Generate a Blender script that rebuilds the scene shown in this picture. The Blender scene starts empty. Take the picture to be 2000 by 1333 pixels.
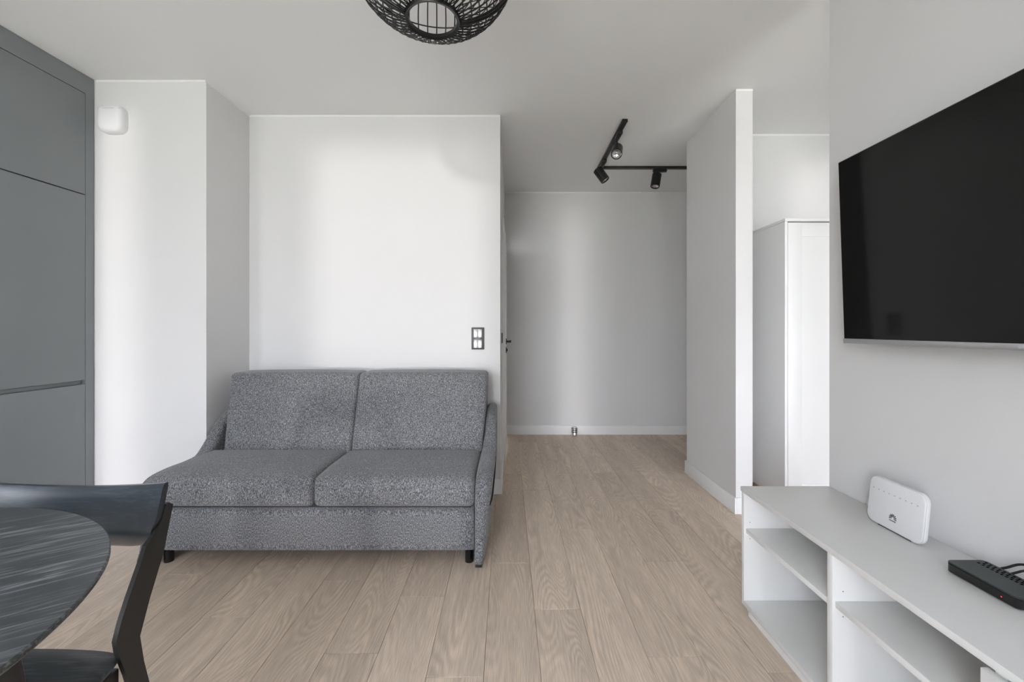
import bpy, bmesh, math, random
from mathutils import Vector, Matrix, Euler
random.seed(7)
S = bpy.context.scene
C = S.collection
PI = math.pi
HC = 1.13            # camera height
H = 2.6              # ceiling height
F = 820.0            # focal length in pixels of a 2000 px wide frame

# ------------------------------------------------------------------ camera
cd = bpy.data.cameras.new('camera'); cam = bpy.data.objects.new('camera', cd); C.objects.link(cam)
cam.location = (0, 0, HC); cam.rotation_euler = (PI/2, 0, 0)
cd.sensor_width = 36; cd.lens = F/2000*36; cd.shift_y = -(666.5-643)/2000; cd.clip_start = .02
S.camera = cam

# ------------------------------------------------------------------ world: bright hazy sky over green ground
w = bpy.data.worlds.new('sky'); S.world = w; w.use_nodes = True
nt = w.node_tree; bg = nt.nodes['Background']
tc = nt.nodes.new('ShaderNodeTexCoord'); sp = nt.nodes.new('ShaderNodeSeparateXYZ'); rp = nt.nodes.new('ShaderNodeValToRGB')
mr = nt.nodes.new('ShaderNodeMapRange'); mr.inputs[1].default_value = -1; mr.inputs[2].default_value = 1
nt.links.new(tc.outputs['Generated'], sp.inputs[0]); nt.links.new(sp.outputs[2], mr.inputs[0]); nt.links.new(mr.outputs[0], rp.inputs[0])
nt.links.new(rp.outputs[0], bg.inputs[0])
e = rp.color_ramp.elements
e[0].position = 0.0; e[0].color = (.50, .505, .48, 1)
e[1].position = 1.0; e[1].color = (1.0, 1.14, 1.38, 1)
a = rp.color_ramp.elements.new(.44); a.color = (.66, .67, .635, 1)
a = rp.color_ramp.elements.new(.56); a.color = (.91, .93, 1.0, 1)
bg.inputs[1].default_value = 13.0

# low hazy sun that reaches through the balcony doors
sd = bpy.data.lights.new('sun', 'SUN'); sd.energy = .85; sd.angle = math.radians(3.5); sd.color = (1, .97, .95)
so = bpy.data.objects.new('sun', sd); C.objects.link(so); so.location = (0, -6, 4)
so.rotation_euler = Vector((.04, 1, -.008)).to_track_quat('-Z', 'Y').to_euler()

def portal(name, x0, x1, z0, z1, y):
    l = bpy.data.lights.new(name, 'AREA'); l.shape = 'RECTANGLE'; l.size = x1-x0; l.size_y = z1-z0
    l.cycles.is_portal = True
    o = bpy.data.objects.new(name, l); C.objects.link(o)
    o.location = ((x0+x1)/2, y, (z0+z1)/2); o.rotation_euler = (PI/2, 0, PI)
WY = -1.45
OPEN = [(-2.80, -2.34), (-1.58, -.32), (.32, .54)]      # unseen living room bays, with piers invented between to band the light
BED = (1.87, 3.05)
for q in OPEN + [BED]: portal('daylight_portal', q[0], q[1], .03, 2.45, WY-.15)

vs = S.view_settings
S.display_settings.display_device = 'sRGB'
vs.view_transform = 'Standard'; vs.look = 'None'; vs.gamma = 1; vs.use_curve_mapping = False
vs.exposure = 0.06

# ------------------------------------------------------------------ materials
def new_mat(name, col, rough=.5, metal=0, spec=.5, coat=0):
    m = bpy.data.materials.new(name); m.use_nodes = True
    b = m.node_tree.nodes['Principled BSDF']
    b.inputs['Base Color'].default_value = (*col, 1); b.inputs['Roughness'].default_value = rough
    b.inputs['Metallic'].default_value = metal; b.inputs['Specular IOR Level'].default_value = spec
    b.inputs['Coat Weight'].default_value = coat
    return m
def N(m, t, **kw):
    n = m.node_tree.nodes.new(t)
    for k, v in kw.items(): setattr(n, k, v)
    return n
def L(m, a, b): m.node_tree.links.new(a, b)
def P(m): return m.node_tree.nodes['Principled BSDF']
def srgb(r, g, b):
    f = lambda c: (c/255/12.92) if c/255 <= .04045 else ((c/255+.055)/1.055)**2.4
    return (f(r), f(g), f(b))
def noise_vary(m, col, amt=.04, scale=3, bump=.0, bscale=200, bdist=.001):
    """colour gently mottled, plus fine relief"""
    t = N(m, 'ShaderNodeTexCoord'); n = N(m, 'ShaderNodeTexNoise'); n.inputs['Scale'].default_value = scale
    n.inputs['Detail'].default_value = 3
    L(m, t.outputs['Object'], n.inputs[0])
    r = N(m, 'ShaderNodeValToRGB'); L(m, n.outputs[0], r.inputs[0])
    r.color_ramp.elements[0].position = .3; r.color_ramp.elements[1].position = .7
    r.color_ramp.elements[0].color = (*[c*(1-amt) for c in col], 1)
    r.color_ramp.elements[1].color = (*[min(1, c*(1+amt)) for c in col], 1)
    L(m, r.outputs[0], P(m).inputs['Base Color'])
    if bump:
        n2 = N(m, 'ShaderNodeTexNoise'); n2.inputs['Scale'].default_value = bscale; n2.inputs['Detail'].default_value = 2
        L(m, t.outputs['Object'], n2.inputs[0])
        b = N(m, 'ShaderNodeBump'); b.inputs['Strength'].default_value = bump; b.inputs['Distance'].default_value = bdist
        L(m, n2.outputs[0], b.inputs['Height']); L(m, b.outputs[0], P(m).inputs['Normal'])
    return m
WALLC = (.735, .73, .73)
M = {}
M['wall'] = noise_vary(new_mat('wall_paint', WALLC, .75, spec=.3), WALLC, .008, 1.5, .12, 260)
M['ceil'] = noise_vary(new_mat('ceiling_paint', (.86, .86, .855), .85, spec=.2), (.86, .86, .855), .008, 1.2, .1, 260)
M['white'] = noise_vary(new_mat('white_lacquer', (.84, .84, .84), .45), (.84, .84, .84), .006, 4)
M['lam'] = noise_vary(new_mat('white_laminate', (.80, .80, .785), .38), (.80, .80, .785), .008, 9, .05, 500)
M['cab'] = noise_vary(new_mat('grey_matt_front', srgb(128, 132, 135), .42, spec=.5), srgb(128, 132, 135), .02, 2)
M['cabdark'] = noise_vary(new_mat('dark_gap', (.02, .02, .02), .7), (.02, .02, .02), .02, 2)
M['black'] = noise_vary(new_mat('black_metal', (.005, .005, .0055), .38, spec=.5), (.005, .005, .0055), .1, 30)
M['blackm'] = noise_vary(new_mat('black_matt', (.02, .02, .021), .6), (.02, .02, .021), .1, 30)
M['plastic'] = noise_vary(new_mat('white_plastic', (.80, .80, .81), .35), (.80, .80, .81), .005, 10)
M['steel'] = noise_vary(new_mat('brushed_steel', (.62, .61, .60), .28, metal=1), (.62, .61, .60), .05, 60)
M['silver'] = noise_vary(new_mat('silver_bezel', (.50, .50, .51), .38, metal=.6), (.50, .50, .51), .03, 60)
M['anthr'] = noise_vary(new_mat('anthracite_plastic', (.075, .075, .08), .35), (.075, .075, .08), .03, 60)
M['rocker'] = noise_vary(new_mat('pearl_rocker', (.60, .60, .60), .22, metal=.35), (.60, .60, .60), .03, 60)
M['screen'] = noise_vary(new_mat('tv_screen', (.003, .003, .003), .06, spec=.2), (.004, .004, .004), .05, 5)
M['lens'] = noise_vary(new_mat('lamp_reflector', (.75, .75, .75), .15, metal=1), (.75, .75, .75), .1, 120)
M['stb'] = noise_vary(new_mat('dark_slate_plastic', (.028, .036, .037), .42), (.028, .036, .037), .05, 40)
M['gloss'] = noise_vary(new_mat('gloss_black', (.003, .003, .003), .12), (.003, .003, .003), .05, 40)
M['print'] = new_mat('grey_print', (.09, .09, .09), .5)
M['printl'] = new_mat('pale_print', (.50, .50, .51), .5)
M['cavity'] = new_mat('dark_cavity', (.002, .002, .002), 1, spec=0)
M['rubber'] = new_mat('black_rubber', (.015, .015, .015), .7)
m = new_mat('red_led', (.5, .01, .02), .3); P(m).inputs['Emission Color'].default_value = (1, .03, .06, 1)
P(m).inputs['Emission Strength'].default_value = 3; M['led'] = m

# thin window glass: see-through with a faint reflection
m = bpy.data.materials.new('window_glass'); m.use_nodes = True; t = m.node_tree
t.nodes.remove(P(m)); out = t.nodes['Material Output']
tr = N(m, 'ShaderNodeBsdfTransparent'); gl = N(m, 'ShaderNodeBsdfGlossy'); gl.inputs['Roughness'].default_value = .02
mx = N(m, 'ShaderNodeMixShader'); fr = N(m, 'ShaderNodeFresnel'); fr.inputs[0].default_value = 1.3
L(m, fr.outputs[0], mx.inputs[0]); L(m, tr.outputs[0], mx.inputs[1]); L(m, gl.outputs[0], mx.inputs[2]); L(m, mx.outputs[0], out.inputs[0])
M['glass'] = m

# --- oak planks
def make_oak():
    col = srgb(178, 160, 144)
    m = new_mat('oak_plank', col, .42, spec=.35)
    t = N(m, 'ShaderNodeTexCoord'); oi = N(m, 'ShaderNodeObjectInfo')
    k = N(m, 'ShaderNodeMath', operation='MULTIPLY'); k.inputs[1].default_value = 97.0; L(m, oi.outputs['Random'], k.inputs[0])
    cx = N(m, 'ShaderNodeCombineXYZ'); L(m, k.outputs[0], cx.inputs[1]); L(m, k.outputs[0], cx.inputs[0])
    ad = N(m, 'ShaderNodeVectorMath', operation='ADD'); L(m, t.outputs['Object'], ad.inputs[0]); L(m, cx.outputs[0], ad.inputs[1])
    def mapped(sx, sy):
        mp = N(m, 'ShaderNodeMapping'); mp.inputs['Scale'].default_value = (sx, sy, 1); L(m, ad.outputs[0], mp.inputs[0]); return mp
    # growth rings as contour lines of a long stretched field
    f1 = N(m, 'ShaderNodeTexNoise'); f1.inputs['Scale'].default_value = 1; f1.inputs['Detail'].default_value = 1.2
    f1.inputs['Roughness'].default_value = .35; f1.inputs['Distortion'].default_value = .25
    L(m, mapped(5.0, .9).outputs[0], f1.inputs[0])
    mu = N(m, 'ShaderNodeMath', operation='MULTIPLY'); mu.inputs[1].default_value = 250; L(m, f1.outputs[0], mu.inputs[0])
    # wobble of the lines
    f2 = N(m, 'ShaderNodeTexNoise'); f2.inputs['Scale'].default_value = 1; f2.inputs['Detail'].default_value = 2
    L(m, mapped(60, 9).outputs[0], f2.inputs[0])
    m2 = N(m, 'ShaderNodeMath', operation='MULTIPLY_ADD'); m2.inputs[1].default_value = 3.2; L(m, f2.outputs[0], m2.inputs[0]); L(m, mu.outputs[0], m2.inputs[2])
    si = N(m, 'ShaderNodeMath', operation='SINE'); L(m, m2.outputs[0], si.inputs[0])
    # slow tone, fibre streaks
    f3 = N(m, 'ShaderNodeTexNoise'); f3.inputs['Scale'].default_value = 1; f3.inputs['Detail'].default_value = 4
    L(m, mapped(14, 1.6).outputs[0], f3.inputs[0])
    f4 = N(m, 'ShaderNodeTexNoise'); f4.inputs['Scale'].default_value = 1; f4.inputs['Detail'].default_value = 3
    L(m, mapped(330, 11).outputs[0], f4.inputs[0])
    def mrange(src, a, b, c, d):
        r = N(m, 'ShaderNodeMapRange'); r.inputs[1].default_value = a; r.inputs[2].default_value = b
        r.inputs[3].default_value = c; r.inputs[4].default_value = d; L(m, src, r.inputs[0]); return r.outputs[0]
    def mul(a, b):
        n = N(m, 'ShaderNodeMath', operation='MULTIPLY'); L(m, a, n.inputs[0]); L(m, b, n.inputs[1]); return n.outputs[0]
    # rings strong only in places
    f5 = N(m, 'ShaderNodeTexNoise'); f5.inputs['Scale'].default_value = 1; L(m, mapped(7, 1.4).outputs[0], f5.inputs[0])
    amp = mrange(f5.outputs[0], .36, .64, .02, .11)
    rg = N(m, 'ShaderNodeMath', operation='MULTIPLY_ADD'); L(m, si.outputs[0], rg.inputs[0]); L(m, amp, rg.inputs[1]); rg.inputs[2].default_value = 1
    v = mul(rg.outputs[0], mrange(f3.outputs[0],   .3, .7, .90, 1.10))
    v = mul(v, mrange(f4.outputs[0], .3, .7, .84, 1.14))
    v = mul(v, mrange(oi.outputs['Random'], 0, 1, .93, 1.07))
    base = N(m, 'ShaderNodeMixRGB'); base.inputs[1].default_value = (*srgb(209, 191, 174), 1); base.inputs[2].default_value = (*srgb(215, 196, 175), 1)
    L(m, f3.outputs[0], base.inputs[0])
    sc = N(m, 'ShaderNodeVectorMath', operation='SCALE'); L(m, base.outputs[0], sc.inputs[0]); L(m, v, sc.inputs['Scale'])
    L(m, sc.outputs[0], P(m).inputs['Base Color'])
    b = N(m, 'ShaderNodeBump'); b.inputs['Strength'].default_value = .25; b.inputs['Distance'].default_value = .0006
    L(m, v, b.inputs['Height']); L(m, b.outputs[0], P(m).inputs['Normal'])
    L(m, mrange(v, .8, 1.2, .48, .38), P(m).inputs['Roughness'])
    return m
M['oak'] = make_oak()

# --- black stained ash: open pores run along local X of the texture
def make_ash(name, base, streak, rough, axis='X', amount=.5, rot=0, gloss=0):
    m = new_mat(name, base, rough, spec=.5)
    t = N(m, 'ShaderNodeTexCoord')
    mp0 = N(m, 'ShaderNodeMapping'); mp0.inputs['Rotation'].default_value = (0, 0, rot); L(m, t.outputs['Object'], mp0.inputs[0])
    sc = {'X': (11, 170, 170), 'Y': (170, 11, 170), 'Z': (170, 170, 11)}[axis]
    sc2 = {'X': (1.2, 12, 12), 'Y': (12, 1.2, 12), 'Z': (12, 12, 1.2)}[axis]
    mp = N(m, 'ShaderNodeMapping'); mp.inputs['Scale'].default_value = sc; L(m, mp0.outputs[0], mp.inputs[0])
    mp2 = N(m, 'ShaderNodeMapping'); mp2.inputs['Scale'].default_value = sc2; L(m, mp0.outputs[0], mp2.inputs[0])
    n = N(m, 'ShaderNodeTexNoise'); n.inputs['Scale'].default_value = 1; n.inputs['Detail'].default_value = 2; n.inputs['Distortion'].default_value = .4
    L(m, mp.outputs[0], n.inputs[0])
    n2 = N(m, 'ShaderNodeTexNoise'); n2.inputs['Scale'].default_value = 1; n2.inputs['Detail'].default_value = 3
    L(m, mp2.outputs[0], n2.inputs[0])
    r = N(m, 'ShaderNodeValToRGB'); L(m, n.outputs[0], r.inputs[0])
    r.color_ramp.elements[0].position = .50; r.color_ramp.elements[0].color = (0, 0, 0, 1)
    r.color_ramp.elements[1].position = .66; r.color_ramp.elements[1].color = (1, 1, 1, 1)
    r2 = N(m, 'ShaderNodeValToRGB'); L(m, n2.outputs[0], r2.inputs[0])
    r2.color_ramp.elements[0].position = .35; r2.color_ramp.elements[1].position = .68
    mu = N(m, 'ShaderNodeMath', operation='MULTIPLY'); L(m, r.outputs[0], mu.inputs[0]); L(m, r2.outputs[0], mu.inputs[1])
    mu2 = N(m, 'ShaderNodeMath', operation='MULTIPLY'); L(m, mu.outputs[0], mu2.inputs[0]); mu2.inputs[1].default_value = amount
    mx = N(m, 'ShaderNodeMixRGB'); L(m, mu2.outputs[0], mx.inputs[0]); mx.inputs[1].default_value = (*base, 1); mx.inputs[2].default_value = (*streak, 1)
    L(m, mx.outputs[0], P(m).inputs['Base Color'])
    b = N(m, 'ShaderNodeBump'); b.inputs['Strength'].default_value = .12; b.inputs['Distance'].default_value = .0003
    L(m, n.outputs[0], b.inputs['Height']); L(m, b.outputs[0], P(m).inputs['Normal'])
    return m
M['tabletop'] = make_ash('black_ash_table', (.050, .056, .060), (.26, .28, .29), .42, 'X', .9, rot=-.62)
M['ashback'] = make_ash('black_ash_backrest', (.010, .018, .028), (.09, .12, .15), .28, 'X', .4)
P(M['ashback']).inputs['Specular IOR Level'].default_value = .85
M['ashseat'] = make_ash('black_ash_seat', (.034, .042, .047), (.10, .11, .12), .42, 'X', .6)
M['ashleg'] = noise_vary(new_mat('black_stained_frame', (.022, .022, .022), .42), (.022, .022, .022), .1, 20)

# --- grey melange upholstery
def make_fabric():
    m = new_mat('grey_melange_fabric', (.18, .18, .19), .95, spec=.15)
    P(m).inputs['Sheen Weight'].default_value = .25; P(m).inputs['Sheen Roughness'].default_value = .5
    t = N(m, 'ShaderNodeTexCoord')
    mp = N(m, 'ShaderNodeMapping'); mp.inputs['Scale'].default_value = (300, 240, 140); L(m, t.outputs['Object'], mp.inputs[0])
    n = N(m, 'ShaderNodeTexNoise'); n.inputs['Scale'].default_value = 1; n.inputs['Detail'].default_value = 2.5; L(m, mp.outputs[0], n.inputs[0])
    r = N(m, 'ShaderNodeValToRGB'); L(m, n.outputs[0], r.inputs[0])
    e = r.color_ramp.elements
    e[0].position = .30; e[0].color = (*srgb(60, 61, 64), 1)
    e[1].position = .74; e[1].color = (*srgb(170, 171, 174), 1)
    x = e.new(.5); x.color = (*srgb(107, 108, 111), 1)
    n2 = N(m, 'ShaderNodeTexNoise'); n2.inputs['Scale'].default_value = 5; L(m, t.outputs['Object'], n2.inputs[0])
    mr = N(m, 'ShaderNodeMapRange'); mr.inputs[3].default_value = .92; mr.inputs[4].default_value = 1.08; L(m, n2.outputs[0], mr.inputs[0])
    sc = N(m, 'ShaderNodeVectorMath', operation='SCALE'); L(m, r.outputs[0], sc.inputs[0]); L(m, mr.outputs[0], sc.inputs['Scale'])
    L(m, sc.outputs[0], P(m).inputs['Base Color'])
    b = N(m, 'ShaderNodeBump'); b.inputs['Strength'].default_value = .5; b.inputs['Distance'].default_value = .0015
    L(m, n.outputs[0], b.inputs['Height']); L(m, b.outputs[0], P(m).inputs['Normal'])
    return m
M['fabric'] = make_fabric()

# ------------------------------------------------------------------ builders
ORG = {}
def origin_of(o):
    return ORG.get(o.name, Vector((0, 0, 0))) if o else None
def link_mesh(name, me, parent=None, org=None, mat=None):
    """me holds world coordinates; they are re-based on the parent's (or own) origin"""
    o = bpy.data.objects.new(name, me); C.objects.link(o)
    if mat is not None: me.materials.append(mat)
    if parent is not None:
        og = origin_of(parent); me.transform(Matrix.Translation(-og)); o.parent = parent; ORG[o.name] = og
    else:
        og = Vector(org) if org is not None else Vector((0, 0, 0))
        me.transform(Matrix.Translation(-og)); o.location = og; ORG[o.name] = og
    return o
def thing(name, label, cat, loc, group=None):
    o = bpy.data.objects.new(name, None); C.objects.link(o); o.empty_display_size = .1
    o.location = loc; ORG[o.name] = Vector(loc); o['label'] = label; o['category'] = cat
    if group: o['group'] = group
    return o
def tag(o, label, cat=None, group=None):
    o['label'] = label
    if cat: o['category'] = cat
    if group: o['group'] = group
    return o
def struct(o): o['kind'] = 'structure'; return o
def bm_obj(name, bm, mat, parent=None, org=None, smooth=False, angle=None):
    me = bpy.data.meshes.new(name); bmesh.ops.recalc_face_normals(bm, faces=bm.faces[:]); bm.to_mesh(me); bm.free()
    if smooth: me.shade_smooth()
    if angle is not None:
        me.shade_smooth(); me.set_sharp_from_angle(angle=math.radians(angle))
    return link_mesh(name, me, parent, org, mat)
def add_box(bm, x0, x1, y0, y1, z0, z1, bev=0, seg=2, rz=0, piv=None):
    mt = Matrix.Translation(((x0+x1)/2, (y0+y1)/2, (z0+z1)/2)) @ Matrix.Diagonal((x1-x0, y1-y0, z1-z0, 1))
    r = bmesh.ops.create_cube(bm, size=1, matrix=mt); vs_ = r['verts']
    if bev:
        es = list({e for v in vs_ for e in v.link_edges})
        g = bmesh.ops.bevel(bm, geom=es, offset=bev, segments=seg, affect='EDGES', profile=.5); vs_ = g['verts']
    return vs_
def box(name, x0, x1, y0, y1, z0, z1, mat, parent=None, bev=0, org=None, seg=2):
    bm = bmesh.new(); add_box(bm, x0, x1, y0, y1, z0, z1, bev, seg)
    return bm_obj(name, bm, mat, parent, org, angle=35 if bev else None)
def add_cyl(bm, p0, p1, r0, r1=None, n=24, cap=True):
    p0, p1 = Vector(p0), Vector(p1); r1 = r0 if r1 is None else r1
    d = p1-p0; q = d.to_track_quat('Z', 'Y').to_matrix().to_4x4()
    bmesh.ops.create_cone(bm, cap_ends=cap, segments=n, radius1=r0, radius2=r1, depth=d.length,
                          matrix=Matrix.Translation((p0+p1)/2) @ q)
def add_tube(bm, pts, r, n=8, closed=False):
    pts = [Vector(p) for p in pts]; rings = []; k = len(pts); up = None
    for i, p in enumerate(pts):
        a = pts[(i-1) % k] if (closed or i) else pts[0]; b = pts[(i+1) % k] if (closed or i < k-1) else pts[-1]
        t = (b-a).normalized()
        if up is None:
            up = t.orthogonal().normalized()
        up = (up - t*up.dot(t)).normalized(); sd_ = t.cross(up)
        rings.append([bm.verts.new(p + (up*math.cos(2*PI*j/n) + sd_*math.sin(2*PI*j/n))*r) for j in range(n)])
    for i in range(k if closed else k-1):
        A, B = rings[i], rings[(i+1) % k]
        for j in range(n): bm.faces.new((A[j], A[(j+1) % n], B[(j+1) % n], B[j]))
    if not closed: bm.faces.new(rings[0][::-1]); bm.faces.new(rings[-1])
def add_lathe(bm, prof, c, n=48):
    """prof: (r, z) list around the vertical axis through c"""
    R = []
    for r, z in prof:
        R.append([bm.verts.new((c[0]+r*math.cos(2*PI*j/n), c[1]+r*math.sin(2*PI*j/n), c[2]+z)) for j in range(n)] if r > 1e-6
                 else [bm.verts.new((c[0], c[1], c[2]+z))])
    for A, B in zip(R, R[1:]):
        for j in range(n):
            a0, a1 = A[j % len(A)], A[(j+1) % len(A)]; b0, b1 = B[j % len(B)], B[(j+1) % len(B)]
            f = [a0, a1, b1, b0]; u = []
            for v in f:
                if v not in u: u.append(v)
            if len(u) > 2: bm.faces.new(u)
def layered(bm, layers):
    """skin a list of equal-length closed loops, capped"""
    R = [[bm.verts.new(p) for p in lay] for lay in layers]; n = len(R[0])
    for A, B in zip(R, R[1:]):
        for j in range(n): bm.faces.new((A[j], A[(j+1) % n], B[(j+1) % n], B[j]))
    bm.faces.new(R[0][::-1]); bm.faces.new(R[-1])
def catmull(pts, k=6, closed=True):
    out = []; n = len(pts)
    for i in range(n if closed else n-1):
        p = [Vector(pts[(i+d) % n] if closed else pts[max(0, min(n-1, i+d))]) for d in (-1, 0, 1, 2)]
        for s in range(k):
            t = s/k
            out.append(.5*((2*p[1]) + (-p[0]+p[2])*t + (2*p[0]-5*p[1]+4*p[2]-p[3])*t*t + (-p[0]+3*p[1]-3*p[2]+p[3])*t**3))
    if not closed: out.append(Vector(pts[-1]))
    return out
def inset(poly, d):
    """2-D polygon moved inwards by d along vertex normals"""
    n = len(poly); area = sum(poly[i][0]*poly[(i+1) % n][1]-poly[(i+1) % n][0]*poly[i][1] for i in range(n))
    s = 1 if area > 0 else -1; out = []
    for i in range(n):
        t = Vector((poly[(i+1) % n][0]-poly[i-1][0], poly[(i+1) % n][1]-poly[i-1][1]))
        if t.length < 1e-9: out.append(Vector(poly[i])); continue
        t.normalize(); out.append(Vector((poly[i][0]-t.y*s*d, poly[i][1]+t.x*s*d)))
    return out
def slab_from_profile(bm, poly, a0, a1, r, place, steps=4):
    """extrude the 2-D outline from a0 to a1 with edges rounded by r; place(u, v, a) gives the 3-D point"""
    lays = []
    for i in range(steps+1):
        t = i/steps*PI/2; lays.append((r*(1-math.sin(t)), a0+r*(1-math.cos(t))))
    for i in range(steps+1):
        t = PI/2-i/steps*PI/2; lays.append((r*(1-math.sin(t)), a1-r*(1-math.cos(t))))
    layered(bm, [[place(p[0], p[1], a) for p in inset(poly, d)] for d, a in lays])
def soft_box(x0, x1, y0, y1, z0, z1, r, n=(14, 12, 8), puff=None, warp=None):
    bm = bmesh.new(); idx = {}
    def vert(i, j, k):
        if (i, j, k) in idx: return idx[(i, j, k)]
        def sp(t, a, b):     # denser towards the edges
            s = .5-.5*math.cos(PI*t); s = .6*s+.4*t; return a+(b-a)*s
        p = Vector((sp(i/n[0], x0, x1), sp(j/n[1], y0, y1), sp(k/n[2], z0, z1)))
        c = Vector((min(max(p.x, x0+r), x1-r), min(max(p.y, y0+r), y1-r), min(max(p.z, z0+r), z1-r)))
        d = p-c
        if d.length > 1e-9:
            # keep the flat faces, round the rims
            q = c + d.normalized()*min(r, max(abs(d.x), abs(d.y), abs(d.z))) if d.length > r else p
            p = q
        u, v, ww = (p.x-x0)/(x1-x0)*2-1, (p.y-y0)/(y1-y0)*2-1, (p.z-z0)/(z1-z0)*2-1
        if puff: p = p + Vector(puff(u, v, ww))
        if warp: p = Vector(warp(p))
        idx[(i, j, k)] = bm.verts.new(p); return idx[(i, j, k)]
    def quad(a, b, c, d):
        bm.faces.new((vert(*a), vert(*b), vert(*c), vert(*d)))
    X, Y, Z = n
    for i in range(X):
        for j in range(Y):
            for k in (0, Z): quad((i, j, k), (i+1, j, k), (i+1, j+1, k), (i, j+1, k))
    for i in range(X):
        for k in range(Z):
            for j in (0, Y): quad((i, j, k), (i+1, j, k), (i+1, j, k+1), (i, j, k+1))
    for j in range(Y):
        for k in range(Z):
            for i in (0, X): quad((i, j, k), (i, j+1, k), (i, j+1, k+1), (i, j, k+1))
    return bm
def text_mesh(name, s, size, mat, parent, mtx, ext=.0003):
    cu = bpy.data.curves.new(name, 'FONT'); cu.body = s; cu.size = size; cu.extrude = ext; cu.align_x = 'CENTER'; cu.align_y = 'CENTER'
    o = bpy.data.objects.new(name, cu); C.objects.link(o)
    dg = bpy.context.evaluated_depsgraph_get(); me = bpy.data.meshes.new_from_object(o.evaluated_get(dg))
    bpy.data.objects.remove(o); me.name = name; me.transform(mtx); me.materials.clear()
    return link_mesh(name, me, parent, None, mat)

# ------------------------------------------------------------------ room shell
def wall(name, x0, x1, y0, y1, z0=0, z1=H, mat=None):
    return struct(box(name, x0, x1, y0, y1, z0, z1, mat or M['wall']))
XL, XR = -3.15, 3.9; YB, YF = WY-.15, 4.72
fl = struct(box('floor', XL, XR, YB, YF, -.12, -.009, M['blackm']))
wall('ceiling', XL, XR, YB, YF, H, H+.15, M['ceil'])
wall('wall_left', XL-.12, XL, YB, 3.05)
wall('wall_left_front', XL, -1.804, 2.478, 3.05)
wall('wall_back', -1.804, -.081, 2.884, 3.05)
HB = 4.50            # hall back wall
DY0, DY1, DZ = 3.64, 4.42, 2.03
wall('wall_hall_left', -.19, -.081, 3.05, DY0)
wall('wall_hall_left_far', -.19, -.081, DY1, HB)
wall('wall_hall_left_above', -.19, -.081, DY0, DY1, DZ, H)
wall('wall_hall_back', -.19, XR, HB, HB+.12)
wall('wall_partition', 1.371, 1.474, 2.572, 3.293)
wall('wall_bedroom_back', 1.474, XR, 3.164, 3.293)
wall('wall_right', 1.285, 1.40, YB+.15, 1.70)
wall('wall_bedroom_right', XR, XR+.12, YB, HB+.12)
# unseen wall behind the camera: balcony doors, and piers added to shape the light
xs = [XL] + [v for q in OPEN + [BED] for v in q] + [XR]
for i in range(0, len(xs), 2): wall('wall_window_%s' % ['left', 'added_pier', 'added_pier', 'middle', 'right'][i//2], xs[i], xs[i+1], YB, WY, 0, 2.45)
wall('wall_window_above', XL, XR, YB-.001, WY+.0, 2.45, H)
def window(i, x0, x1, n):
    wr = bpy.data.objects.new('window_%d' % i, None); C.objects.link(wr); wr['kind'] = 'structure'
    wr.location = ((x0+x1)/2, WY-.08, 0); ORG[wr.name] = Vector(wr.location)
    z0, z1, y0, y1, fw = 0.0, 2.449, WY-.11, WY-.05, .035
    box('window_frame', x0, x1, y0, y1, z1-fw, z1, M['white'], wr, .004)
    box('window_frame', x0, x1, y0, y1, z0, z0+fw, M['white'], wr, .004)
    for k in range(n+1):
        xc = x0+(x1-x0)*k/n; ww = .03
        box('window_mullion', max(x0, xc-ww), min(x1, xc+ww), y0, y1, z0+fw, z1-fw, M['white'], wr, .004)
    for k in range(n):
        a = x0+(x1-x0)*k/n; b = x0+(x1-x0)*(k+1)/n
        box('window_pane', a+.025, b-.025, WY-.085, WY-.079, z0+fw, z1-fw, M['glass'], wr)
for i, q in enumerate(OPEN): window(i+1, q[0], q[1], 1)   # living room bays
window(len(OPEN)+1, *BED, 1)

# thin white strips where wall meets ceiling
def trim(i, x0, x1, y0, y1): struct(box('trim_%d' % i, x0, x1, y0, y1, H-.014, H-.0005, M['ceil']))
t_ = .003
trim(1, -2.452, -1.8065, 2.478-t_, 2.478)
trim(2, -1.804, -1.804+t_, 2.482, 2.879)
trim(3, -1.80, -.081, 2.884-t_, 2.884)
trim(4, -.0805, 1.39, HB-t_, HB)
trim(5, 1.371, 1.474, 2.572-t_, 2.572)
trim(6, 1.474, 3.0, 3.164-t_, 3.164)
# white baseboards
def base(side, x0, x1, y0, y1):
    return struct(box('baseboard_'+side, x0, x1, y0, y1, -.006, .098, M['white'], None, .003, seg=2))
bt = .013
base('back', -1.80, -.081, 2.884-bt, 2.884)
base('hall_left', -.081, -.081+bt, 2.884-bt, DY0-.075)
base('hall_back', -.078, 1.9, HB-bt, HB)
base('partition_left', 1.371-bt, 1.371, 2.572-bt, 3.293+bt)
base('partition_front', 1.371, 1.474+bt, 2.572-bt, 2.572)
base('partition_back', 1.371, 1.9, 3.293, 3.293+bt)
base('bedroom_back', 1.474+bt, 1.73, 3.164-bt, 3.164)
base('left_front', -2.44, -1.806, 2.478-bt, 2.478)
base('nook_side', -1.804, -1.804+bt, 2.478-bt, 2.868)

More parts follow.
